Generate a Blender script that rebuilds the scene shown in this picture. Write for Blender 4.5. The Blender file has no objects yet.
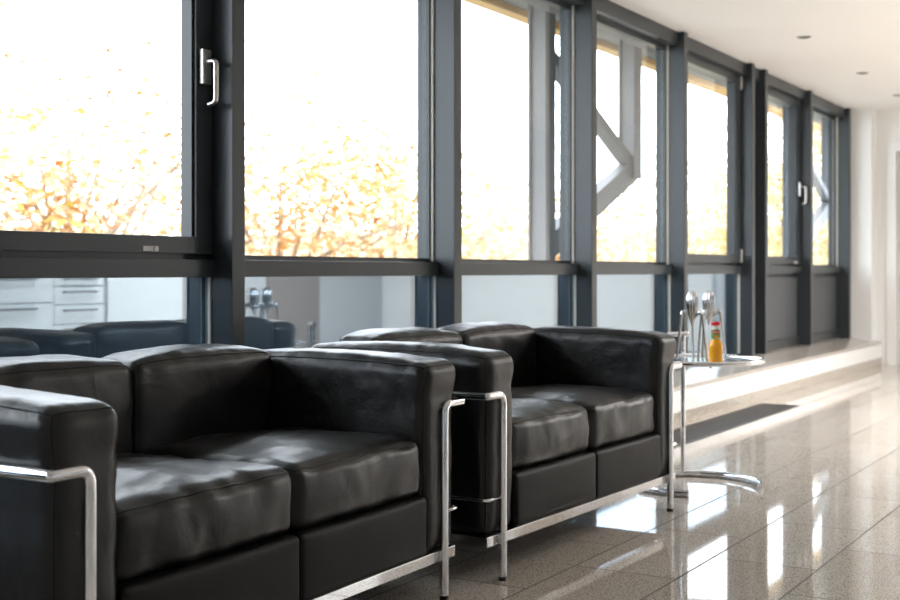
import bpy, bmesh, math, random
from mathutils import Vector, Matrix, noise
random.seed(7)
S = bpy.context.scene
COL = S.collection
PI = math.pi
# World frame: X runs along the glazed wall (away from the camera), +Y points to the windows,
# floor at z = 0.  The camera stands at the origin, 0.915 m up.

# ------------------------------------------------------------------ materials
def new_mat(name):
    m = bpy.data.materials.new(name); m.use_nodes = True
    nt = m.node_tree
    return m, nt, nt.nodes['Principled BSDF'], nt.nodes['Material Output']

def simple(name, col, rough=.5, metal=0, spec=.5, bump=0, bscale=200, coat=0):
    m, nt, b, o = new_mat(name)
    b.inputs['Base Color'].default_value = (*col, 1)
    b.inputs['Roughness'].default_value = rough
    b.inputs['Metallic'].default_value = metal
    b.inputs['Specular IOR Level'].default_value = spec
    b.inputs['Coat Weight'].default_value = coat
    tc = nt.nodes.new('ShaderNodeTexCoord')
    n = nt.nodes.new('ShaderNodeTexNoise'); n.inputs['Scale'].default_value = bscale; n.inputs['Detail'].default_value = 3
    nt.links.new(tc.outputs['Object'], n.inputs['Vector'])
    # faint tonal variation so nothing is perfectly flat
    mx = nt.nodes.new('ShaderNodeMixRGB'); mx.blend_type = 'MULTIPLY'; mx.inputs['Fac'].default_value = .12
    mx.inputs['Color1'].default_value = (*col, 1)
    nt.links.new(n.outputs['Fac'], mx.inputs['Color2'])
    g = nt.nodes.new('ShaderNodeGamma'); g.inputs['Gamma'].default_value = .93
    nt.links.new(mx.outputs['Color'], g.inputs['Color']); nt.links.new(g.outputs['Color'], b.inputs['Base Color'])
    if bump:
        bp = nt.nodes.new('ShaderNodeBump'); bp.inputs['Strength'].default_value = bump; bp.inputs['Distance'].default_value = .002
        nt.links.new(n.outputs['Fac'], bp.inputs['Height']); nt.links.new(bp.outputs['Normal'], b.inputs['Normal'])
    return m

def leather_mat(name, col, r0, r1, wrinkle, spec):
    m, nt, b, o = new_mat(name)
    b.inputs['Base Color'].default_value = (*col, 1)
    b.inputs['Specular IOR Level'].default_value = spec
    tc = nt.nodes.new('ShaderNodeTexCoord')
    mp = nt.nodes.new('ShaderNodeMapping'); mp.inputs['Scale'].default_value = (1, 1, 1)
    nt.links.new(tc.outputs['Object'], mp.inputs['Vector'])
    n1 = nt.nodes.new('ShaderNodeTexNoise'); n1.inputs['Scale'].default_value = 9; n1.inputs['Detail'].default_value = 4; n1.inputs['Distortion'].default_value = .8
    n2 = nt.nodes.new('ShaderNodeTexVoronoi'); n2.inputs['Scale'].default_value = 420
    for n in (n1, n2): nt.links.new(mp.outputs['Vector'], n.inputs['Vector'])
    n3 = nt.nodes.new('ShaderNodeTexNoise'); n3.noise_type = 'RIDGED_MULTIFRACTAL'; n3.inputs['Scale'].default_value = 6.5
    n3.inputs['Detail'].default_value = 2; n3.inputs['Distortion'].default_value = 1.4
    nt.links.new(mp.outputs['Vector'], n3.inputs['Vector'])
    b3 = nt.nodes.new('ShaderNodeBump'); b3.invert = True; b3.inputs['Strength'].default_value = wrinkle*1.5; b3.inputs['Distance'].default_value = .012
    nt.links.new(n3.outputs['Fac'], b3.inputs['Height'])
    b1 = nt.nodes.new('ShaderNodeBump'); nt.links.new(b3.outputs['Normal'], b1.inputs['Normal']); b1.inputs['Strength'].default_value = wrinkle; b1.inputs['Distance'].default_value = .03
    b2 = nt.nodes.new('ShaderNodeBump'); b2.inputs['Strength'].default_value = .18; b2.inputs['Distance'].default_value = .001
    nt.links.new(n1.outputs['Fac'], b1.inputs['Height']); nt.links.new(n2.outputs['Distance'], b2.inputs['Height'])
    nt.links.new(b1.outputs['Normal'], b2.inputs['Normal']); nt.links.new(b2.outputs['Normal'], b.inputs['Normal'])
    mr = nt.nodes.new('ShaderNodeMapRange'); mr.inputs['To Min'].default_value = r0; mr.inputs['To Max'].default_value = r1
    nt.links.new(n1.outputs['Fac'], mr.inputs['Value']); nt.links.new(mr.outputs['Result'], b.inputs['Roughness'])
    return m

def granite_mat(name, base, tiles, rough):
    m, nt, b, o = new_mat(name)
    L = nt.links.new
    tc = nt.nodes.new('ShaderNodeTexCoord')
    v = nt.nodes.new('ShaderNodeTexVoronoi'); v.inputs['Scale'].default_value = 260
    n = nt.nodes.new('ShaderNodeTexNoise'); n.inputs['Scale'].default_value = 190; n.inputs['Detail'].default_value = 4
    n2 = nt.nodes.new('ShaderNodeTexNoise'); n2.inputs['Scale'].default_value = 2.2
    for k in (v, n, n2): L(tc.outputs['Object'], k.inputs['Vector'])
    r = nt.nodes.new('ShaderNodeValToRGB')
    e = r.color_ramp.elements
    e[0].position = .30; e[0].color = (base[0]*.32, base[1]*.30, base[2]*.28, 1)
    e[1].position = .62; e[1].color = (base[0]*1.25, base[1]*1.22, base[2]*1.2, 1)
    k = e.new(.44); k.color = (base[0]*.85, base[1]*.82, base[2]*.78, 1)
    L(n.outputs['Fac'], r.inputs['Fac'])
    sep = nt.nodes.new('ShaderNodeSeparateColor'); L(v.outputs['Color'], sep.inputs['Color'])
    r2 = nt.nodes.new('ShaderNodeValToRGB')
    r2.color_ramp.elements[0].position = .10; r2.color_ramp.elements[0].color = (.35, .32, .3, 1)
    r2.color_ramp.elements[1].position = .22; r2.color_ramp.elements[1].color = (1, 1, 1, 1)
    L(sep.outputs['Red'], r2.inputs['Fac'])
    mx = nt.nodes.new('ShaderNodeMixRGB'); mx.blend_type = 'MULTIPLY'; mx.inputs['Fac'].default_value = .8
    L(r.outputs['Color'], mx.inputs['Color1']); L(r2.outputs['Color'], mx.inputs['Color2'])
    out = mx.outputs['Color']
    if tiles:
        mp = nt.nodes.new('ShaderNodeMapping'); mp.inputs['Location'].default_value = (.1, -.014, 0)
        L(tc.outputs['Object'], mp.inputs['Vector'])
        br = nt.nodes.new('ShaderNodeTexBrick')
        br.inputs['Scale'].default_value = 1; br.inputs['Brick Width'].default_value = .66; br.inputs['Row Height'].default_value = .33
        br.inputs['Mortar Size'].default_value = .0038; br.inputs['Mortar Smooth'].default_value = .2; br.inputs['Bias'].default_value = 0
        br.offset = .5
        br.inputs['Color1'].default_value = (.88, .86, .84, 1); br.inputs['Color2'].default_value = (1, 1, 1, 1)
        br.inputs['Mortar'].default_value = (.16, .15, .14, 1)
        L(mp.outputs['Vector'], br.inputs['Vector'])
        m2 = nt.nodes.new('ShaderNodeMixRGB'); m2.blend_type = 'MULTIPLY'; m2.inputs['Fac'].default_value = 1
        L(out, m2.inputs['Color1']); L(br.outputs['Color'], m2.inputs['Color2'])
        out = m2.outputs['Color']
        mr = nt.nodes.new('ShaderNodeMapRange'); mr.inputs['To Min'].default_value = rough; mr.inputs['To Max'].default_value = .6
        L(br.outputs['Fac'], mr.inputs['Value']); L(mr.outputs['Result'], b.inputs['Roughness'])
        bp = nt.nodes.new('ShaderNodeBump'); bp.invert = True; bp.inputs['Strength'].default_value = .3; bp.inputs['Distance'].default_value = .002
        L(br.outputs['Fac'], bp.inputs['Height']); L(bp.outputs['Normal'], b.inputs['Normal'])
    else:
        b.inputs['Roughness'].default_value = rough
    L(out, b.inputs['Base Color'])
    b.inputs['Specular IOR Level'].default_value = .62
    return m

def glass_mat(name, tint, refl):
    m = bpy.data.materials.new(name); m.use_nodes = True
    nt = m.node_tree; nt.nodes.clear()
    o = nt.nodes.new('ShaderNodeOutputMaterial'); mix = nt.nodes.new('ShaderNodeMixShader')
    t = nt.nodes.new('ShaderNodeBsdfTransparent'); t.inputs['Color'].default_value = (*tint, 1)
    gc = (.86, .95, 1, 1) if refl > .1 else (1, 1, 1, 1)
    g = nt.nodes.new('ShaderNodeBsdfGlossy'); g.inputs['Roughness'].default_value = .0; g.inputs['Color'].default_value = gc
    # Schlick reflectance from the facing angle (same from both sides of the thin pane)
    lw = nt.nodes.new('ShaderNodeLayerWeight'); lw.inputs['Blend'].default_value = .5
    pw = nt.nodes.new('ShaderNodeMath'); pw.operation = 'POWER'; pw.inputs[1].default_value = 5
    f = nt.nodes.new('ShaderNodeMath'); f.operation = 'MULTIPLY_ADD'; f.inputs[1].default_value = .9; f.inputs[2].default_value = refl
    nt.links.new(lw.outputs['Facing'], pw.inputs[0]); nt.links.new(pw.outputs[0], f.inputs[0])
    nt.links.new(f.outputs[0], mix.inputs[0]); nt.links.new(t.outputs[0], mix.inputs[1]); nt.links.new(g.outputs[0], mix.inputs[2])
    nt.links.new(mix.outputs[0], o.inputs['Surface'])
    return m

def coated_glass(name, body, refl):
    # reflective spandrel glass: a dark backed pane with a mirror-like coating
    m = bpy.data.materials.new(name); m.use_nodes = True
    nt = m.node_tree; nt.nodes.clear()
    o = nt.nodes.new('ShaderNodeOutputMaterial'); mix = nt.nodes.new('ShaderNodeMixShader')
    d = nt.nodes.new('ShaderNodeBsdfDiffuse'); g = nt.nodes.new('ShaderNodeBsdfGlossy')
    tc = nt.nodes.new('ShaderNodeTexCoord'); v = nt.nodes.new('ShaderNodeTexVoronoi'); v.inputs['Scale'].default_value = 26
    nt.links.new(tc.outputs['Object'], v.inputs['Vector'])
    r = nt.nodes.new('ShaderNodeValToRGB')
    r.color_ramp.elements[0].position = .012; r.color_ramp.elements[0].color = (.5, .55, .6, 1)
    r.color_ramp.elements[1].position = .03; r.color_ramp.elements[1].color = (*body, 1)
    nt.links.new(v.outputs['Distance'], r.inputs['Fac']); nt.links.new(r.outputs['Color'], d.inputs['Color'])
    g.inputs['Roughness'].default_value = .015; g.inputs['Color'].default_value = (.87, .95, 1, 1)
    mix.inputs[0].default_value = refl
    nt.links.new(d.outputs[0], mix.inputs[1]); nt.links.new(g.outputs[0], mix.inputs[2]); nt.links.new(mix.outputs[0], o.inputs['Surface'])
    return m

def leaf_mat(name, c0, c1, c2):
    m = bpy.data.materials.new(name); m.use_nodes = True
    nt = m.node_tree; nt.nodes.clear(); L = nt.links.new
    o = nt.nodes.new('ShaderNodeOutputMaterial')
    at = nt.nodes.new('ShaderNodeAttribute'); at.attribute_name = 'tone'
    r = nt.nodes.new('ShaderNodeValToRGB'); e = r.color_ramp.elements
    e[0].position = 0; e[0].color = (*c0, 1); e[1].position = 1; e[1].color = (*c2, 1)
    k = e.new(.45); k.color = (*c1, 1)
    L(at.outputs['Fac'], r.inputs['Fac'])
    d = nt.nodes.new('ShaderNodeBsdfDiffuse'); t = nt.nodes.new('ShaderNodeBsdfTranslucent'); mx = nt.nodes.new('ShaderNodeMixShader')
    mx.inputs[0].default_value = .5
    L(r.outputs['Color'], d.inputs['Color']); L(r.outputs['Color'], t.inputs['Color'])
    L(d.outputs[0], mx.inputs[1]); L(t.outputs[0], mx.inputs[2]); L(mx.outputs[0], o.inputs['Surface'])
    return m

M = {}
M['leather'] = leather_mat('black_leather', (.0042, .0035, .0037), .30, .43, .13, .46)
M['panel_leather'] = leather_mat('black_leather_smooth', (.0062, .0053, .0053), .46, .54, .02, .20)
M['piping'] = simple('black_piping', (.005, .005, .005), .5, 0, .25)
M['chrome'] = simple('polished_chrome', (.82, .82, .84), .045, 1, bscale=.5)
M['satin'] = simple('satin_nickel', (.62, .60, .57), .28, 1, bscale=60)
M['rubber'] = simple('black_rubber', (.012, .012, .012), .6)
M['frame'] = simple('anthracite_frame', (.031, .037, .041), .30, 0, .34, bscale=3)
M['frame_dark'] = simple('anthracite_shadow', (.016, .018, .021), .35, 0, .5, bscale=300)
M['frame_panel'] = simple('grey_infill', (.058, .063, .070), .42, 0, .5, bscale=80)
M['lit_reveal'] = simple('sunlit_reveal_strip', (.72, .70, .62), .4, 0, .5, bscale=60)  # bright sunlit reveal edge put into the colour of thin strips
M['glass'] = glass_mat('clear_glass', (.97, .985, .98), .035)
M['spandrel'] = glass_mat('coated_glass', (.80, .88, .95), .27)
M['wall'] = simple('white_plaster', (.80, .80, .79), .75, 0, .3, bump=.12, bscale=140)
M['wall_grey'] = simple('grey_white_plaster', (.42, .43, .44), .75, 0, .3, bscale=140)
M['ceiling'] = simple('ceiling_paint', (.82, .80, .785), .8, 0, .2, bump=.05, bscale=120)
M['white_paint'] = simple('white_gloss_paint', (.82, .82, .81), .35, 0, .5, bscale=50)
M['door_leaf'] = simple('pale_grey_door', (.60, .60, .59), .4, 0, .5, bscale=40)
M['floor'] = granite_mat('granite_tiles', (.66, .615, .56), True, .04)
M['granite'] = granite_mat('granite_skirting', (.50, .46, .41), False, .15)
M['sill'] = granite_mat('granite_sill', (.50, .475, .44), False, .12)
M['grille'] = simple('grille_metal', (.10, .095, .09), .5, .4, bscale=50)
M['cabinet'] = simple('cabinet_white', (.60, .625, .63), .35, 0, .5, bscale=30)
M['recess'] = simple('recess_brown', (.20, .17, .155), .6, 0, .4, bscale=20)
M['table_top'] = coated_glass('smoked_table_glass', (.30, .33, .34), .55)
M['aluminium'] = simple('polished_aluminium', (.58, .58, .585), .14, 1, bscale=40)
M['juice'] = simple('orange_juice', (1.0, .40, .008), .2, 0, .35, bscale=60, coat=.15)
M['clear_neck'] = simple('bottle_neck_glass', (.72, .70, .62), .1, 0, .7, bscale=30)
M['cap_red'] = simple('red_cap', (.70, .02, .025), .35, 0, .5)
M['label_green'] = simple('green_label', (.06, .25, .05), .5)
M['label_red'] = simple('red_label', (.70, .03, .02), .5)
M['label_orange'] = simple('orange_print', (.95, .32, .01), .5)
M['label_white'] = simple('white_print', (.85, .85, .82), .5)
M['steel_paint'] = simple('pale_grey_steel', (.11, .115, .125), .5, 0, .3, bscale=30)
M['steel_dark'] = simple('dark_grey_steel', (.07, .075, .08), .5, 0, .4, bscale=30)
M['fascia'] = simple('ochre_fascia', (.62, .36, .12), .6, 0, .3, bscale=20)
M['parapet'] = simple('slate_parapet', (.075, .088, .10), .6, 0, .2, bscale=12)
M['soffit'] = simple('grey_soffit', (.17, .165, .16), .7, 0, .3, bscale=12)
M['ground'] = simple('meadow_ground', (.33, .33, .28), .9, 0, .2, bscale=3)
M['bark'] = simple('tree_bark', (.24, .17, .11), .85, 0, .2, bump=.5, bscale=20)
M['leaf_orange'] = leaf_mat('autumn_leaves_orange', (.30, .095, .012), (.46, .245, .085), (.68, .55, .38))
M['leaf_yellow'] = leaf_mat('autumn_leaves_yellow', (.26, .19, .02), (.47, .35, .14), (.68, .59, .40))
M['leaf_green'] = leaf_mat('autumn_leaves_green', (.16, .15, .02), (.36, .30, .11), (.56, .49, .28))
M['lamp_dark'] = simple('downlight_inside', (.10, .09, .08), .4, .3)

# ------------------------------------------------------------------ helpers
def link(name, bm, mat, parent=None, smooth=False, sharp=None):
    me = bpy.data.meshes.new(name)
    bmesh.ops.recalc_face_normals(bm, faces=bm.faces)
    bm.to_mesh(me); bm.free()
    o = bpy.data.objects.new(name, me); COL.objects.link(o)
    me.materials.append(mat)
    if smooth:
        for p in me.polygons: p.use_smooth = True
        if sharp is not None: me.set_sharp_from_angle(angle=sharp)
    if parent is not None: o.parent = parent
    return o

def empty(name, loc=(0, 0, 0), rz=0, label=None, cat=None, group=None, kind=None):
    o = bpy.data.objects.new(name, None); COL.objects.link(o)
    o.location = loc; o.rotation_euler = (0, 0, rz); o.empty_display_size = .1
    tag(o, label, cat, group, kind); return o

def tag(o, label=None, cat=None, group=None, kind=None):
    if label: o['label'] = label
    if cat: o['category'] = cat
    if group: o['group'] = group
    if kind: o['kind'] = kind
    return o

def box(bm, x0, x1, y0, y1, z0, z1, bev=0):
    r = bmesh.ops.create_cube(bm, size=1)
    vs = r['verts']
    for v in vs:
        v.co = Vector((x0+(v.co.x+.5)*(x1-x0), y0+(v.co.y+.5)*(y1-y0), z0+(v.co.z+.5)*(z1-z0)))
    if bev:
        es = list({e for v in vs for e in v.link_edges})
        bmesh.ops.bevel(bm, geom=es, offset=bev, segments=2, affect='EDGES', profile=.7)

def boxes(*bs, bev=0):
    bm = bmesh.new()
    for b in bs: box(bm, *b, bev=bev)
    return bm

def fillet(pts, r, n=6):
    """round the inner corners of a polyline; r may be a list (one per point)"""
    pts = [Vector(p) for p in pts]; out = [pts[0]]
    for i in range(1, len(pts)-1):
        rr = r[i] if isinstance(r, (list, tuple)) else r
        a, b, c = pts[i-1], pts[i], pts[i+1]
        d1 = (a-b).normalized(); d2 = (c-b).normalized()
        if rr <= 0: out.append(b); continue
        p1, p2 = b+d1*rr, b+d2*rr
        for k in range(n+1):
            t = k/n
            out.append(p1*(1-t)**2 + b*2*t*(1-t) + p2*t*t)
    out.append(pts[-1]); return out

def tube(bm, pts, rad, n=14, closed=False, cap=True, flat=1.0):
    pts = [Vector(p) for p in pts]; N = len(pts)
    rads = rad if isinstance(rad, (list, tuple)) else [rad]*N
    rings = []; ref = None
    for i, p in enumerate(pts):
        if closed: t = (pts[(i+1) % N]-pts[i-1]).normalized()
        elif i == 0: t = (pts[1]-p).normalized()
        elif i == N-1: t = (p-pts[i-1]).normalized()
        else: t = ((pts[i+1]-p).normalized()+(p-pts[i-1]).normalized()).normalized()
        if ref is None:
            ref = Vector((0, 0, 1)) if abs(t.z) < .9 else Vector((1, 0, 0))
        u = (ref - t*ref.dot(t)).normalized(); ref = u
        w = t.cross(u)
        rings.append([bm.verts.new(p + (u*math.cos(a)*flat + w*math.sin(a))*rads[i]) for a in [2*PI*k/n for k in range(n)]])
    for i in range(N if closed else N-1):
        A, B = rings[i], rings[(i+1) % N]
        for k in range(n): bm.faces.new((A[k], A[(k+1) % n], B[(k+1) % n], B[k]))
    if cap and not closed:
        bm.faces.new(rings[0]); bm.faces.new(list(reversed(rings[-1])))

def lathe(bm, prof, n=32, cx=0, cy=0, mod=None):
    rings = []
    for (r, z) in prof:
        if r < 1e-5: rings.append([bm.verts.new((cx, cy, z))])
        else:
            row = []
            for k in range(n):
                a = 2*PI*k/n; rr = r*(mod(a, z) if mod else 1)
                row.append(bm.verts.new((cx+rr*math.cos(a), cy+rr*math.sin(a), z)))
            rings.append(row)
    for A, B in zip(rings, rings[1:]):
        for k in range(n):
            a, a2 = A[k % len(A)], A[(k+1) % len(A)]; b, b2 = B[k % len(B)], B[(k+1) % len(B)]
            f = []
            for v in (a, a2, b2, b):
                if v not in f: f.append(v)
            if len(f) >= 3: bm.faces.new(f)

def copy_tree(o, parent=None):
    c = o.copy(); COL.objects.link(c); c.parent = parent
    for ch in list(o.children): copy_tree(ch, c)
    return c

# ------------------------------------------------------------------ cushions
class Cushion:
    """a stuffed leather block: rounded box, swollen faces, gathers along the seams"""
    def __init__(s, half, cen, r=.022, bulge=(.01, .01, .02), seed=0, wr=.004, gather=.004, sag=None, crown=None):
        s.h = Vector(half); s.c = Vector(cen); s.r = r; s.b = bulge; s.o = Vector((seed*7.3, seed*3.1, seed*5.7))
        s.wr = wr; s.g = gather; s.sag = sag; s.crown = crown
    def at(s, p, off=0):
        h, r = s.h, s.r
        q = Vector((p[0]*h.x, p[1]*h.y, p[2]*h.z))
        inn = Vector([max(-(h[i]-r), min(h[i]-r, q[i])) for i in range(3)])
        d = q-inn
        if d.length < 1e-6: d = Vector((0, 0, 1))
        n = d.normalized(); pos = inn+n*r
        u = [max(-1, min(1, pos[i]/h[i])) for i in range(3)]
        for i in range(3):
            j, k = (i+1) % 3, (i+2) % 3
            b = s.b[i]*max(0, 1-abs(u[j])**3.2)*max(0, 1-abs(u[k])**3.2)*abs(u[i])**3
            pos[i] += math.copysign(b, u[i])
        # gathers: short folds perpendicular to the nearest seam, fading into the face
        edge = sorted([(1-abs(u[i]))*h[i] for i in range(3)])[1]
        w = pos+s.o
        fold = noise.noise(Vector((w.x*16, w.y*16, w.z*16)))*s.g*math.exp(-edge/.06)
        lo = noise.noise(w*5.0)*s.wr + noise.noise(Vector((w.x*9, w.y*3.5, w.z*9))+s.o)*s.wr*.9
        ridge = 1-abs(noise.noise(Vector((w.x*4, w.y*11, w.z*6))-s.o))*2
        lo += max(0, ridge-.55)*s.wr*.9
        fade = min(1, edge/.025+.15)
        pos += n*(fold+lo*fade+off)
        if s.sag: pos.z += s.sag(u)
        if s.crown:
            w2 = pos+s.c; s.crown(w2, u); return w2
        return pos+s.c
    def mesh(s, bm, step=.014):
        def axis(hh):
            n = max(6, int(2*hh/step)); t = [-1+2*i/n for i in range(n+1)]
            rr = 1-s.r/hh
            extra = [v*sg for sg in (-1, 1) for v in (rr, rr+(1-rr)*.25, rr+(1-rr)*.5, rr+(1-rr)*.75)]
            return sorted(set([v for v in t if abs(v) < rr-.3*step/hh or abs(v) > .9999]+extra))
        ax = [axis(s.h[i]) for i in range(3)]
        cache = {}
        def V(p):
            k = tuple(round(x, 5) for x in p)
            if k not in cache: cache[k] = bm.verts.new(s.at(p))
            return cache[k]
        for i in range(3):
            j, k = (i+1) % 3, (i+2) % 3
            for sg in (-1, 1):
                for a0, a1 in zip(ax[j], ax[j][1:]):
                    for b0, b1 in zip(ax[k], ax[k][1:]):
                        f = []
                        for a, b in ((a0, b0), (a1, b0), (a1, b1), (a0, b1)):
                            p = [0, 0, 0]; p[i] = sg; p[j] = a; p[k] = b; f.append(V(p))
                        try: bm.faces.new(f)
                        except ValueError: pass
    def seam(s, bm, corners, rad=.0026, closed=True, n=26):
        pts = []; cs = corners+[corners[0]] if closed else corners
        for a, b in zip(cs, cs[1:]):
            for i in range(n):
                t = i/n; pts.append(s.at([a[q]*(1-t)+b[q]*t for q in range(3)], -.0005))
        if not closed: pts.append(s.at(cs[-1], -.0005))
        out = [pts[0]]
        for p in pts[1:]:
            if (p-out[-1]).length > .004: out.append(p)
        if closed and (out[-1]-out[0]).length < .004: out.pop()
        tube(bm, out, rad, 8, closed)

def cushion_obj(name, cu, seams, parent, seamclosed=True, mat='leather'):
    bm = bmesh.new(); cu.mesh(bm); o = link(name, bm, M[mat], parent, True)
    bm = bmesh.new()
    for q in seams:
        cl = not (q and q[-1] == 'open')
        cu.seam(bm, q if cl else q[:-1], closed=cl)
    link('piping', bm, M['piping'], o, True)
    return o

FRONT = [(-1, -1, -1), (-1, -1, 1), (1, -1, 1), (1, -1, -1)]
TOP = [(-1, -1, 1), (1, -1, 1), (1, 1, 1), (-1, 1, 1)]
BOT = [(-1, -1, -1), (1, -1, -1), (1, 1, -1), (-1, 1, -1)]

# ------------------------------------------------------------------ sofa
LEGX, TUBEX, LEGY, TZ = .645, .737, -.340, .543
def make_sofa(seed, label):
    root = empty('two_seat_sofa', label=label, cat='sofa', group='black leather sofas by the windows')
    # tubular frames, one each side: leg, rounded shoulder, mitred corner, long rail, rear leg
    for s in (-1, 1):
        bm = bmesh.new()
        a = fillet([(s*LEGX, LEGY, .012), (s*LEGX, LEGY, TZ), (s*TUBEX, LEGY, TZ)], .030, 7)
        b = fillet([(s*TUBEX, LEGY, TZ), (s*TUBEX, .375, TZ), (s*LEGX, .375, TZ), (s*LEGX, .375, .012)], [0, .008, .03, 0], 6)
        tube(bm, a, .0130, 16)
        tube(bm, b, .0130, 16)
        bmesh.ops.create_icosphere(bm, subdivisions=2, radius=.0131, matrix=Matrix.Translation((s*TUBEX, LEGY, TZ)))
        fr = link('tubular_frame', bm, M['chrome'], root, True, math.radians(50))
        for y in (LEGY, .375):
            bm = bmesh.new(); lathe(bm, [(0, 0), (.0125, 0), (.0125, .009), (.0105, .013), (0, .013)], 16, s*LEGX, y)
            link('foot_glide', bm, M['rubber'], fr, True, .6)
        bm = bmesh.new()
        tube(bm, fillet([(s*LEGX, LEGY+.004, .243), (s*(TUBEX-.008), LEGY+.004, .243), (s*(TUBEX-.008), .372, .243), (s*LEGX, .372, .243)], .018, 5), .0052, 10)
        link('side_rod', bm, M['chrome'], root, True)
    # flat base rail
    bm = boxes((-.715, .715, -.331, -.325, .106, .136), (-.715, .715, .355, .361, .106, .136),
               (-.721, -.715, -.331, .361, .106, .136), (.715, .721, -.331, .361, .106, .136),
               (-.715, .715, -.325, -.300, .106, .110), bev=.0015)
    link('base_rail', bm, M['chrome'], root)
    # webbing platform and the leather faced plinth below the seats
    bm = boxes((-.712, .712, -.318, .352, .112, .135), bev=.004); link('base_platform', bm, M['rubber'], root)
    bm = bmesh.new()
    for s in (-1, 1):
        cu = Cushion((.2800, .330, .081), (s*.2805, -.010, .218), .014, (.0, .006, .004), seed+s*.3, .0012, .0006); cu.mesh(bm, .03)
    pl = link('seat_plinth', bm, M['panel_leather'], root, True)
    # arms
    for s in (-1, 1):
        def sag(u, s=s): return .010*(1-u[1]**2)*max(0, u[2]) + .008*max(0, u[1])*max(0, u[2])
        def shape(p, u, s=s):
            f = .013*math.exp(-((p.z-.632)/.055)**2)-.004*math.exp(-((p.z-TZ)/.03)**2)
            p.x += s*f*min(1, max(0, u[0]*s)*1.2); p.y += math.copysign(f*.7, u[1])*abs(u[1])**6
        cu = Cushion((.0840, .336, .262), (s*.6390, .006, .399), .034, (.005, .006, .012), seed+2+s, .0035, .0040, sag, shape)
        cushion_obj('arm_cushion', cu, [FRONT, [(1, -1, 1), (1, 1, 1), 'open'], [(-1, -1, 1), (-1, 1, 1), 'open']], root)
    # back cushions and seat cushions
    for s in (-1, 1):
        def sag(u): return (.007*(1-u[0]**4)+.012*(u[1]*.5+.5)*(1-abs(u[0])**6))*max(0, u[2])
        cu = Cushion((.2785, .083, .188), (s*.2795, .268, .494), .030, (.006, .016, .010), seed+5+s, .0040, .0050, sag)
        cushion_obj('back_cushion', cu, [FRONT, [(-1, 1, -1), (-1, 1, 1), (1, 1, 1), (1, 1, -1)]], root)
        cu = Cushion((.2770, .258, .077), (s*.2795, -.062, .376), .030, (.004, .016, .026), seed+9+s, .0065, .0075)
        cushion_obj('seat_cushion', cu, [TOP], root)
    return root

sofa_a = make_sofa(1, 'black leather two-seat sofa closest to the camera, chrome tube frame, cut by the picture edge')
sofa_a.location = (2.315, 2.136, 0); sofa_a.rotation_euler.z = math.radians(.9); sofa_a.scale = (1.02, 1, 1)
sofa_b = make_sofa(4, 'black leather two-seat sofa beside the round chrome and glass side table')
sofa_b.location = (3.893, 2.090, 0); sofa_b.rotation_euler.z = math.radians(-1.7); sofa_b.scale = (.98, 1, 1.014)

# ------------------------------------------------------------------ side table
TC = Vector((5.06, 1.80, 0)); TH = .540
tb = empty('side_table', TC, 0, 'round glass side table with adjustable chrome post and open ring foot', 'side table')
bm = bmesh.new()
bc = Vector((.025, .03, 0)); R = .262
arc = [bc+Vector((R*math.cos(a), R*math.sin(a), .0145)) for a in [math.radians(-75+265*k/48) for k in range(49)]]
tube(bm, arc, .0145, 16); base = link('ring_base', bm, M['chrome'], tb, True, 1)
bm = bmesh.new()
for a in (-75, 190):
    bm = bmesh.new(); A = math.radians(a); p = bc+Vector((R*math.cos(A), R*math.sin(A), .0145))
    t = Vector((-math.sin(A), math.cos(A), 0))*(1 if a > 0 else -1)
    tube(bm, [p, p+t*.012], .0152, 16)
    link('end_cap', bm, M['chrome'], base, True, .6)
pa = bc+Vector((R*math.cos(math.radians(33)), R*math.sin(math.radians(33)), 0))
pb = bc+Vector((R*math.cos(math.radians(46)), R*math.sin(math.radians(46)), 0))
bm = bmesh.new(); tube(bm, [pa+Vector((0, 0, .015)), pa+Vector((0, 0, .632))], .0105, 14); link('post', bm, M['chrome'], tb, True, .8)
bm = bmesh.new(); tube(bm, [pb+Vector((0, 0, .015)), pb+Vector((0, 0, .632))], .0085, 14); link('post', bm, M['chrome'], tb, True, .8)
d = (pb-pa).normalized()
bm = bmesh.new(); tube(bm, [pa-d*.014+Vector((0, 0, .634)), pb+d*.014+Vector((0, 0, .634))], .011, 14)
bmesh.ops.create_uvsphere(bm, u_segments=14, v_segments=8, radius=.0135, matrix=Matrix.Translation(pa-d*.014+Vector((0, 0, .634))))
link('top_handle', bm, M['chrome'], tb, True, .8)
bm = bmesh.new()
tube(bm, [Vector((.25*math.cos(2*PI*k/72), .25*math.sin(2*PI*k/72), TH)) for k in range(72)], .0105, 12, True)
rim = link('table_rim', bm, M['chrome'], tb, True)
for ang in (28, 118, 208, 298):
    A = math.radians(ang); bm = bmesh.new()
    tube(bm, [Vector((.245*math.cos(A), .245*math.sin(A), TH-.012)), Vector((.02*math.cos(A), .02*math.sin(A), TH-.012))], .005, 8)
    link('support_bracket', bm, M['chrome'], tb, True, .8)
bm = bmesh.new(); lathe(bm, [(0, TH-.006), (.243, TH-.006), (.243, TH+.002), (0, TH+.002)], 72); link('table_top', bm, M['table_top'], tb)
TT = TH+.002

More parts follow.
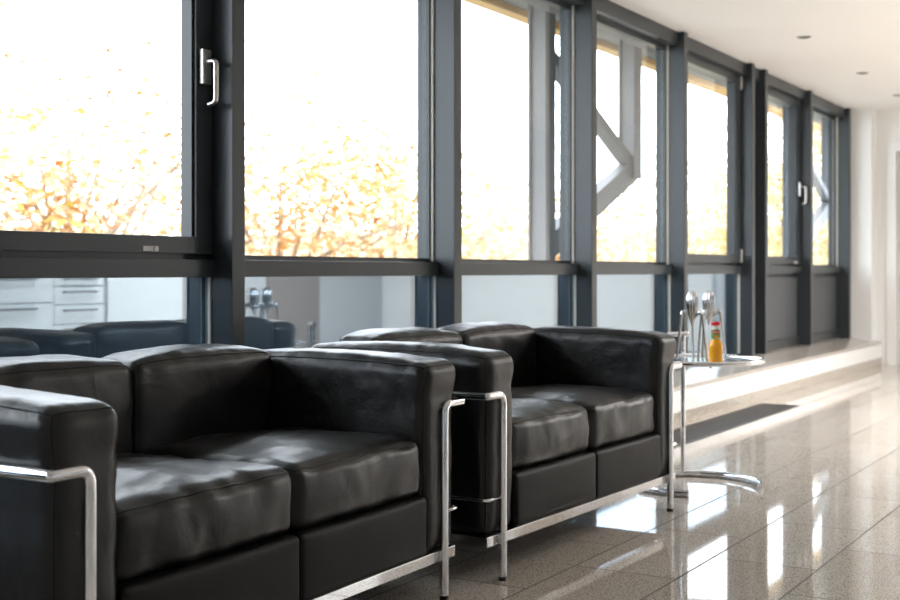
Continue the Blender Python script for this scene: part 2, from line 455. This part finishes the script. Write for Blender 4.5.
# ------------------------------------------------------------------ juicers
def make_juicer(label, loc, rz):
    root = empty('citrus_squeezer', loc, rz, label, 'citrus squeezer', 'citrus squeezers on the side table')
    bm = bmesh.new()
    prof = [(0, .132), (.0022, .136), (.006, .150), (.0120, .170), (.0178, .192), (.0228, .215), (.0250, .235), (.0247, .252), (.0218, .268), (.0165, .280), (.009, .2875), (0, .290)]
    fine = []
    for (a, b) in zip(prof, prof[1:]):
        for k in range(3): t = k/3; fine.append((a[0]*(1-t)+b[0]*t, a[1]*(1-t)+b[1]*t))
    fine.append(prof[-1])
    lathe(bm, fine, 96, mod=lambda a, z: 1+.17*(abs(math.cos(a*6))-.6)*min(1, max(0, (z-.14)/.04)))
    link('squeezer_head', bm, M['aluminium'], root, True)
    for k in range(3):
        A = 2*PI*k/3; c, s_ = math.cos(A), math.sin(A)
        P = lambda r, z: Vector((r*c, r*s_, z))
        pts = fillet([P(.012, .176), P(.020, .186), P(.041, .206), P(.049, .190), P(.072, .003)], [0, .006, .008, .008, 0], 5)
        n = len(pts); bm = bmesh.new()
        rad = [(.0050+.0034*min(1, i/(n*.35))) if i < n*.75 else .0084-.0040*((i/n-.75)/.25) for i in range(n)]
        tube(bm, pts, rad, 10); link('leg', bm, M['aluminium'], root, True, .9)
        bm = bmesh.new(); lathe(bm, [(0, 0), (.0035, 0), (.0035, .005), (0, .005)], 10, .072*c, .072*s_); link('foot', bm, M['rubber'], root)
    return root
make_juicer('polished three-legged aluminium citrus squeezer beside the table post, left of the pair', (5.016, 1.825, TT), math.radians(17))
j2 = make_juicer('polished three-legged aluminium citrus squeezer right behind the orange juice bottle', (5.150, 1.800, TT), math.radians(-62))

# ------------------------------------------------------------------ juice bottle
jb = empty('juice_bottle', (4.912, 1.688, TT), math.radians(-150), 'small bottle of orange juice with red cap and green neck label', 'bottle')
bm = bmesh.new()
prof = [(0, .0), (.024, 0), (.0275, .003), (.0285, .010), (.0272, .030), (.0280, .050), (.0285, .064), (.0272, .074), (.0235, .084), (.0205, .091), (.0192, .097)]
lathe(bm, prof+[(0, .097)], 40)
dimple = []
for row in range(4):
    for k in range(12):
        a = 2*PI*(k+.5*(row % 2))/12; z = .018+row*.016
        bmesh.ops.create_icosphere(bm, subdivisions=1, radius=.0036, matrix=Matrix.Translation((.0263*math.cos(a), .0263*math.sin(a), z)))
link('bottle_body', bm, M['juice'], jb, True, 1)
bm = bmesh.new(); lathe(bm, [(.0192, .0965), (.0188, .118), (.0178, .136), (.0158, .143), (.0155, .152), (0, .152)], 32); link('bottle_neck', bm, M['clear_neck'], jb, True, 1)
bm = bmesh.new(); lathe(bm, [(0, .152), (.0182, .152), (.0190, .154), (.0190, .163), (.0177, .167), (0, .167)], 36, mod=lambda a, z: 1+.012*math.cos(a*24)); link('cap', bm, M['cap_red'], jb, True, .7)
bm = bmesh.new(); lathe(bm, [(.0194, .0965), (.0197, .098), (.0192, .118), (.0183, .135), (.0179, .136)], 36); lab = link('neck_label', bm, M['label_green'], jb, True, 1)
def patch(name, mat, a0, a1, z0, z1, off, oval=False):
    bm = bmesh.new(); n = 14; rows = []
    for i in range(n+1):
        t = i/n; a = a0+(a1-a0)*t; k = math.sqrt(max(0, 1-(2*t-1)**2)) if oval else 1
        zm, hh = (z0+z1)/2, (z1-z0)/2*k+1e-5
        rows.append([bm.verts.new(((.0199-(z-.098)*.040+off)*math.cos(a), (.0199-(z-.098)*.040+off)*math.sin(a), z)) for z in (zm-hh, zm+hh)])
    for A, B in zip(rows, rows[1:]): bm.faces.new((A[0], B[0], B[1], A[1]))
    link(name, bm, M[mat], lab)
patch('red_badge', 'label_red', -.95, .95, .120, .131, .0006)
patch('badge_stripe', 'label_white', -.6, .6, .1245, .1268, .0010)
patch('orange_picture', 'label_orange', -.55, .45, .101, .1145, .0007, True)
patch('label_edge', 'label_white', -1.5, 1.5, .0988, .1002, .0008)

# ------------------------------------------------------------------ room shell
XB, XE, YG, YS, CZ = -1.8, 12.6, 3.03, 2.668, 2.49
YW = -2.5
def struct(name, bm, mat, parent=None, label=None, smooth=False):
    o = link(name, bm, M[mat], parent, smooth)
    if parent is None: o['kind'] = 'structure'
    return o
struct('floor', boxes((XB, XE+.2, YW, 3.1, -.12, 0)), 'floor')
struct('ceiling', boxes((XB, XE+.02, YW-.1, 3.10, CZ, CZ+.12)), 'ceiling')
struct('wall_back', boxes((XB-.1, XB, YW-.1, 3.1, 0, CZ)), 'wall')
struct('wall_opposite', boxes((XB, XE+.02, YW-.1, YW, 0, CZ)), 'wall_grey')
# end wall with a shallow pier beside the glazing, and a door opening cut from boxes
DY1, DY0, DZ = 2.555, 1.62, 2.105
struct('wall_end', boxes((XE, XE+.12, DY1, 3.1, 0, CZ), (XE, XE+.12, DY0, DY1, DZ, CZ), (XE, XE+.12, YW, DY0, 0, CZ)), 'wall')
struct('trim_1', boxes((12.42, XE, 2.715, 3.1, .2, CZ)), 'wall')
dr = struct('door_1', boxes((XE+.05, XE+.12, DY0-.02, DY1+.02, .002, DZ+.02)), 'door_leaf')
link('door_frame', boxes((XE-.012, XE+.045, DY1-.03, DY1+.055, .001, DZ-.03), (XE-.012, XE+.045, DY0-.055, DY0+.03, .001, DZ-.03), (XE-.012, XE+.045, DY0-.055, DY1+.055, DZ-.03, DZ+.055)), M['white_paint'], dr)
# low wall under the windows, stone ledge, stone skirting
struct('wall_window', boxes((XB, XE, YS, 3.10, 0, .205)), 'white_paint')
bm = bmesh.new()
prof = [(YS-.004, .203), (YS-.004, .228), (2.89, .270), (3.1, .270), (3.1, .203)]
a = [bm.verts.new((XB, y, z)) for y, z in prof]; b = [bm.verts.new((XE, y, z)) for y, z in prof]
bm.faces.new(a); bm.faces.new(list(reversed(b)))
for k in range(5): bm.faces.new((a[k], a[(k+1) % 5], b[(k+1) % 5], b[k]))
struct('trim_2', bm, 'sill')
struct('baseboard_window', boxes((XB, XE, YS-.014, YS, 0, .076), bev=.002), 'granite')
struct('baseboard_end', boxes((XE-.014, XE, YW, DY0-.056, 0, .076), bev=.002), 'granite')

# trench heater grille in the floor along the skirting
gr = empty('floor_grille', (0, 0, 0), 0, 'long dark heating grille set in the floor below the window ledge', 'floor grille')
link('grille_frame', boxes((4.6, 8.5, 2.335, 2.345, -.005, .003), (4.6, 8.5, 2.590, 2.60, -.005, .003), (4.6, 4.61, 2.335, 2.6, -.005, .003), (8.49, 8.5, 2.335, 2.6, -.005, .003)), M['grille'], gr)
bm = bmesh.new()
for k in range(96): box(bm, 4.625+k*.04, 4.647+k*.04, 2.345, 2.59, -.005, .002)
link('grille_bars', bm, M['grille'], gr)
link('grille_tray', boxes((4.6, 8.5, 2.335, 2.6, -.006, .0006)), M['rubber'], gr)

# recessed downlights
for k, (x, y) in enumerate(((8.44, 2.285), (10.21, 2.30), (11.66, 2.32))):
    dl = empty('ceiling_downlight', (x, y, CZ), 0, ['recessed round ceiling downlight closest to the camera', 'recessed round ceiling downlight, middle one of the row', 'recessed round ceiling downlight next to the end wall'][k], 'downlight', 'recessed ceiling downlights')
    bm = bmesh.new(); lathe(bm, [(.050, 0), (.050, -.004), (.037, -.006), (.037, 0)], 32); link('trim_ring', bm, M['satin'], dl, True, .6)
    bm = bmesh.new(); lathe(bm, [(0, -.001), (.037, -.001), (.037, -.003), (0, -.003)], 32); link('lamp_lens', bm, M['lamp_dark'], dl)

# ------------------------------------------------------------------ glazed wall
YP, PW, PD = 2.90, .068, 3.10
POSTR = [-1.09, .42, 1.925, 3.423, 4.940, 6.436, 7.890, 9.339, 9.676, 11.00, 12.385]   # right edges of the posts
n = 3
for xr in POSTR:
    bm = boxes((xr-PW, xr, YP, PD, .262, CZ-.004), bev=.003)
    if xr > 3: pass
    struct('trim_%d' % n, bm, 'frame'); n += 1
struct('trim_%d' % n, boxes((XB, 12.42, 2.945, PD, CZ-.088, CZ-.002), bev=.002), 'frame'); n += 1
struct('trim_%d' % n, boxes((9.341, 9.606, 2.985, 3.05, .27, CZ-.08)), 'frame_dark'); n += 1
struct('trim_%d' % n, boxes((XB, POSTR[0]-PW, 2.95, 3.05, .27, CZ-.08)), 'wall'); n += 1

def handle(parent, x, y, z, flip=1):
    o = link('handle', boxes((x-.024, x+.022, y-.018, y, z-.061, z+.061), bev=.003), M['satin'], parent)
    bm = bmesh.new()
    pts = fillet([(x, y-.010, z+.018), (x, y-.058, z+.018), (x, y-.058, z-.128), (x, y-.026, z-.132)], [0, .016, .020, 0], 6)
    tube(bm, pts, .0105, 14, flat=.85)
    link('lever', bm, M['satin'], o, True, 1)
    return o

TR0, TR1, TRY = .894, .955, 2.982
bays = [(-1.09, .352, 'fix'), (.42, 1.857, 'fix'), (1.925, 3.355, 'sash'), (3.423, 4.872, 'fix'), (4.940, 6.368, 'fix'), (6.436, 7.822, 'fix'),
        (7.890, 9.271, 'hinge'), (9.676, 10.932, 'door'), (11.00, 12.317, 'panel')]
for i, (x0, x1, kind) in enumerate(bays):
    zt = CZ-.086; w = .022
    fr = struct('window_%d' % (i+1), boxes((x0, x0+w, 3.021, 3.075, .27, zt), (x1-w, x1, 3.021, 3.075, .27, zt), (x0+w, x1-w, 3.021, 3.075, zt-.03, zt),
                                           (x0+w, x1-w, 3.021, 3.075, .27, .284), (x0+w, x1-w, 3.021, 3.075, TR1+.0005, TR1+(.018 if kind in ('fix', 'panel') else .045))), 'frame')
    link('transom', boxes((x0, x1, TRY, 3.085, TR0, TR1), bev=.002), M['frame'], fr)
    # pale strips at the pane edges, coloured as a reveal lit by the sun
    if kind in ('fix', 'panel'):
        link('glazing_edge_strip', boxes((x1-.011, x1-.001, 3.008, 3.020, TR1+.002, zt-.002), (x0+.001, x0+.011, 3.008, 3.020, TR1+.002, zt-.002)), M['lit_reveal'], fr)
    if kind in ('fix', 'sash', 'hinge'):
        link('glazing_edge_strip', boxes((x1-.009, x1-.001, 2.996, 3.006, .29, TR0-.002)), M['lit_reveal'], fr)
        link('lower_pane', boxes((x0+.002, x1-.002, 3.007, 3.018, .285, TR0-.001)), M['spandrel'], fr)
    else:
        link('infill_panel', boxes((x0+.03, x1-.012, 3.020, 3.04, .33, TR0-.03)), M['frame_panel'], fr)
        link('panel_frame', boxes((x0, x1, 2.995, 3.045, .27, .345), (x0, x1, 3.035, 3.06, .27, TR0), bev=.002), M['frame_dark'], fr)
    if kind in ('fix', 'panel'):
        link('glass_pane', boxes((x0+w, x1-w, YG, YG+.006, TR1+.018, zt-.03)), M['glass'], fr)
    else:
        sy0, sy1, st = 2.990, 3.06, .086
        z0, z1 = .975, zt-.004
        sash = link('sash', boxes((x0+.004, x0+st, sy0, sy1, z0, z1), (x1-st, x1-.003, sy0, sy1, z0, z1), (x0+st, x1-st, sy0, sy1, z0, 1.034), (x0+st, x1-st, sy0, sy1, z1-.06, z1), bev=.002), M['frame'], fr)
        link('glazing_edge_strip', boxes((x1-st-.010, x1-st-.0005, sy0+.012, sy1-.01, 1.035, z1-.061), (x0+st+.0005, x0+st+.010, sy0+.012, sy1-.01, 1.035, z1-.061)), M['frame'], sash)
        link('glass_pane', boxes((x0+st-.005, x1-st+.005, 3.045, 3.052, 1.030, z1-.055)), M['glass'], sash)
        px = 3.048 if kind == 'sash' else (x0+.16 if kind == 'hinge' else x1-.16)
        pl = link('maker_plate', boxes((px-.035, px+.035, sy0-.004, sy0, .981, .998), bev=.001), M['door_leaf'], sash)
        if kind == 'sash':
            # white C shaped mark on the little plate
            bm = bmesh.new(); tube(bm, [(px+.016+.005*math.cos(a), sy0-.0045, .9895+.005*math.sin(a)) for a in [math.radians(50+260*k/12) for k in range(13)]], .0014, 6)
            link('plate_mark', bm, M['rubber'], pl)
            handle(sash, x1-.048, sy0, 1.628)
        if kind == 'door': handle(sash, x1-.048, sy0, 1.628)
        if kind == 'hinge':
            for z in (1.03, 2.34):
                bm = bmesh.new(); lathe(bm, [(0, z-.05), (.010, z-.05), (.010, z+.05), (0, z+.05)], 14, x1-.008, sy0-.006); link('hinge', bm, M['satin'], sash, True, .8)

# ------------------------------------------------------------------ kitchen units on the opposite wall (mirrored in the lower panes)
def cabinet(x0, x1, drawers, label):
    c = empty('kitchen_unit', ((x0+x1)/2, YW+.012, 0), 0, label, 'kitchen cabinet', 'white kitchen units')
    h = (x1-x0)/2
    link('carcass', boxes((-h, h, 0, .56, .10, .90), (-h, h, .04, .5, 0, .0995)), M['steel_paint'], c)
    zs = [.105]+drawers+[.895]
    for a, b in zip(zs, zs[1:]):
        f = link('drawer', boxes((-h+.004, h-.004, .56, .58, a+.004, b-.004), bev=.002), M['cabinet'], c)
        bm = bmesh.new(); zz = b-.045
        tube(bm, fillet([(-h*.62, .58, zz), (-h*.62, .605, zz), (h*.62, .605, zz), (h*.62, .58, zz)], .008, 4), .008, 8); link('handle', bm, M['steel_paint'], f, True)
    return c
cabinet(6.02, 7.00, [.42, .66], 'wide white drawer unit mirrored at the far left of the lower pane')
cabinet(7.00, 7.55, [.30, .48, .64, .79], 'narrow white drawer unit mirrored beside the tall white cabinet front')
wt = empty('worktop', (6.78, YW+.012, .901), 0, 'white kitchen worktop mirrored above the white drawer units', 'worktop')
link('worktop_slab', boxes((-.80, .77, 0, .60, 0, .035), bev=.004), M['white_paint'], wt)
tc = empty('tall_cabinet', (8.02, YW+.012, 0), 0, 'tall plain white cabinet mirrored beside the drawer units', 'cabinet')
link('carcass', boxes((-.46, .46, 0, .58, 0, 2.2)), M['cabinet'], tc)
link('door', boxes((-.455, .455, .58, .60, .02, 2.19), bev=.002), M['cabinet'], tc)
struct('door_2', boxes((10.4, 11.3, YW, YW+.03, 0, 2.1)), 'recess')

# ------------------------------------------------------------------ outside: eaves, braced steel, trees
ev = empty('roof_eaves', (0, 0, 0), 0, 'grey roof overhang with ochre edge beam outside above the windows', 'roof overhang')
link('soffit', boxes((-4, 26, 3.201, 4.24, 2.825, 2.95)), M['soffit'], ev)
link('edge_beam', boxes((-4, 26, 4.241, 4.36, 2.775, 3.0), bev=.005), M['fascia'], ev)
link('lintel', boxes((-4, 12.8, 3.1, 3.2, 2.40, 2.858)), M['steel_dark'], ev)
def brace(xa, xb, label):
    b = empty('braced_steel_frame', ((xa+xb)/2, 4.0, -4.5), 0, label, 'steel frame', 'braced steel frames outside')
    h = (xb-xa)/2
    for s in (-1, 1): 
        zb = 5.4015 if s < 0 else 6.17
        if s < 0: link('base_plate', boxes((s*h-.14, s*h+.14, -.11, .11, 5.401, 5.425)), M['steel_paint'], b)
        link('column', boxes((s*h-.055, s*h+.055, -.055, .055, zb, 7.34), (s*h-.078, s*h+.078, .055, .07, zb, 7.34), (s*h-.078, s*h+.078, -.07, -.055, zb, 7.34)), M['steel_paint'], b)
    for za, zb, th_ in ((7.0, 6.27, .04), (5.56, 6.24, .085)):
        bm = bmesh.new()
        v0, v1 = Vector((-h, 0, za)), Vector((h, 0, zb)); dd = (v1-v0).normalized(); up = Vector((-dd.z, 0, dd.x))*th_
        q = []
        for y in (-.05, .05):
            for p in (v0-up, v1-up, v1+up, v0+up): q.append(bm.verts.new(p+Vector((0, y, 0))))
        for f in ((0, 1, 2, 3), (7, 6, 5, 4), (0, 4, 5, 1), (1, 5, 6, 2), (2, 6, 7, 3), (3, 7, 4, 0)): bm.faces.new([q[k] for k in f])
        link('diagonal_brace', bm, M['steel_paint'], b)
    return b
brace(7.93, 9.53, 'pale grey braced steel frame seen through the fixed panes above the second sofa')
brace(14.2, 15.9, 'pale grey braced steel frame seen through the panes at the far end')

pp = struct('trim_%d' % n, boxes((-4, 26, 3.88, 4.12, -4.5, .87), (-4, 26, 3.86, 4.14, .8705, .90)), 'parapet'); n += 1
struct('trim_%d' % n, boxes((-4, 26, 3.1005, 3.88, -.2, .0)), 'parapet'); n += 1
struct('wall_outside', boxes((-4, 12.8, 3.1005, 3.14, .0, .262)), 'parapet')
gd = link('ground', boxes((-60, 140, 3.2, 140, -4.7, -4.5)), M['ground']); gd['kind'] = 'structure'

m, nt, b, o = new_mat('hazy_autumn_slope'); M['slope'] = m
tc = nt.nodes.new('ShaderNodeTexCoord'); nz = nt.nodes.new('ShaderNodeTexNoise'); nz.inputs['Scale'].default_value = .55; nz.inputs['Detail'].default_value = 6
rp = nt.nodes.new('ShaderNodeValToRGB'); rp.color_ramp.elements[0].position = .35; rp.color_ramp.elements[0].color = (.27, .19, .12, 1)
rp.color_ramp.elements[1].position = .55; rp.color_ramp.elements[1].color = (.42, .37, .29, 1)
nt.links.new(tc.outputs['Object'], nz.inputs['Vector']); nt.links.new(nz.outputs['Fac'], rp.inputs['Fac']); nt.links.new(rp.outputs['Color'], b.inputs['Base Color'])
b.inputs['Roughness'].default_value = 1; b.inputs['Specular IOR Level'].default_value = 0
bm = bmesh.new(); rows = []
for i in range(0, 121):
    x = -20+i*2.2; row = []
    for k in range(0, 15):
        t = k/14; y = 30+t*26
        hgt = (4.6+1.6*noise.noise(Vector((x*.05, 3, 1)))+max(0, x-60)*.06)*math.sin(t*PI/2)**1.2
        row.append(bm.verts.new((x, y, -4.5+4.6*math.sin(t*PI/2)+hgt*.62+.75*noise.noise(Vector((x*.45, y*.45, 2)))*t)))
    rows.append(row)
for A, B in zip(rows, rows[1:]):
    for k in range(14): bm.faces.new((A[k], A[k+1], B[k+1], B[k]))
hl = link('hills', bm, M['slope'], None, True); hl['kind'] = 'structure'; hl['label'] = 'hazy autumn hillside far behind the trees'

def tree(x, y, cz, r, rz, mat, label, leaves, size, seed, sparse=.0):
    rnd = random.Random(seed)
    root = empty('autumn_tree', (x, y, -4.5), 0, label, 'tree', 'autumn trees outside the windows')
    zc = cz+4.5
    bm = bmesh.new()
    tube(bm, [(0, 0, 0), (.05, .03, zc*.4), (-.04, .02, zc*.75), (0, 0, zc+rz*.5)], [.20, .16, .11, .03], 10)
    for k in range(16):
        a = rnd.uniform(0, 2*PI); e = rnd.uniform(-.2, .9); z0 = zc*rnd.uniform(.6, .95)
        q = Vector((math.cos(a)*r*.8*math.cos(e), math.sin(a)*r*.8*math.cos(e), zc-z0+rz*.8*math.sin(e)))
        p0 = Vector((0, 0, z0)); tube(bm, [p0, p0+q*.5+Vector((0, 0, .1)), p0+q], [.06, .035, .012], 6)
    link('trunk', bm, M['bark'], root, True)
    bm = bmesh.new(); lay = bm.loops.layers.float_color.new('tone')
    # clumps of leaves
    clumps = []
    for k in range(70):
        while True:
            p = Vector((rnd.uniform(-1, 1), rnd.uniform(-1, 1), rnd.uniform(-1, 1)))
            if .30 < p.length < 1: break
        clumps.append((Vector((p.x*r, p.y*r, zc+p.z*rz)), rnd.uniform(.35, .8)*r*.34, rnd.random()))
    for k in range(leaves):
        c, cr, tone = clumps[rnd.randrange(len(clumps))]
        p = c+Vector((rnd.gauss(0, 1), rnd.gauss(0, 1), rnd.gauss(0, .9)))*cr
        u = Vector((rnd.gauss(0, 1), rnd.gauss(0, 1), rnd.gauss(0, 1))).normalized()
        v = u.orthogonal().normalized(); s = size*rnd.uniform(.6, 1.3)
        vs = [bm.verts.new(p+u*s), bm.verts.new(p+v*s*.55), bm.verts.new(p-u*s), bm.verts.new(p-v*s*.55)]
        f = bm.faces.new(vs); t = min(1, max(0, .08+1.0*tone**.85+rnd.gauss(0, .14)))
        for l in f.loops: l[lay] = (t, t, t, 1)
    cr = link('crown', bm, M[mat], root)
    cr['kind'] = 'stuff'
    return root
T = [(9.2, 13.0, .5, 3.0, 2.5, 'leaf_yellow', 'pale yellow autumn tree at the left edge behind the opening sash', 6500, .075, 1),
     (13.0, 14.4, 1.6, 3.1, 2.6, 'leaf_orange', 'orange autumn tree directly left of the window handle', 9000, .08, 2),
     (17.0, 13.6, 1.2, 3.0, 2.5, 'leaf_orange', 'orange and rust tree seen low in the pane right of the handle', 9000, .08, 3),
     (21.2, 14.0, 1.3, 3.1, 2.6, 'leaf_yellow', 'yellow-green tinged tree against the second dark post', 8000, .085, 4),
     (26.0, 13.2, .5, 3.2, 2.6, 'leaf_orange', 'pale peach tree in the pane before the grey steel frame', 7000, .09, 5),
     (32.4, 13.5, .5, 3.6, 3.0, 'leaf_yellow', 'pale yellow tree low behind the grey steel frame', 7000, .10, 6),
     (39.0, 13.0, .9, 3.8, 3.6, 'leaf_yellow', 'pale golden tree behind the hinged sash', 7000, .11, 7),
     (45.5, 12.8, 2.0, 4.0, 5.2, 'leaf_yellow', 'tall yellow tree behind the far sash with a handle', 9000, .12, 8),
     (53.5, 12.9, 2.6, 4.4, 5.8, 'leaf_green', 'tall yellow-green tree behind the last pane', 9500, .13, 9)]
for a in T: tree(*a)

# ------------------------------------------------------------------ light
w = bpy.data.worlds.new('overcast_sky'); S.world = w; w.use_nodes = True
bg = w.node_tree.nodes['Background']; bg.inputs['Color'].default_value = (.89, .95, 1.04, 1); bg.inputs['Strength'].default_value = 6.0
def spot(loc, power):
    l = bpy.data.lights.new('fill_spot', 'SPOT'); l.energy = power; l.color = (1, .985, .97); l.spot_size = math.radians(165); l.spot_blend = 1; l.shadow_soft_size = .12
    o = bpy.data.objects.new('fill_spot', l); COL.objects.link(o); o.location = loc
for x in (7.6, 9.0, 10.4):  # unseen fill lamps added under the ceiling to brighten the room, no fittings here
    for y in (-1.2, .1): spot((x, y, CZ-.03), 250)

# ------------------------------------------------------------------ camera
cam = bpy.data.cameras.new('camera'); co = bpy.data.objects.new('camera', cam); COL.objects.link(co)
cam.sensor_width = 36; cam.lens = 50; cam.shift_y = -29/900
th = math.atan2(.6, 1)
co.location = (0, 0, .915); co.rotation_euler = (PI/2, 0, th-PI/2)
cam.dof.use_dof = True; cam.dof.focus_distance = 3.35; cam.dof.aperture_fstop = 4.5
cam.clip_start = .05; cam.clip_end = 400
S.camera = co
S.view_settings.view_transform = 'Standard'; S.view_settings.look = 'None'; S.view_settings.exposure = .52
S.cycles.use_denoising = True
S.cycles.max_bounces = 10; S.cycles.diffuse_bounces = 6; S.cycles.glossy_bounces = 6; S.cycles.transparent_max_bounces = 16
S.cycles.sample_clamp_indirect = 8
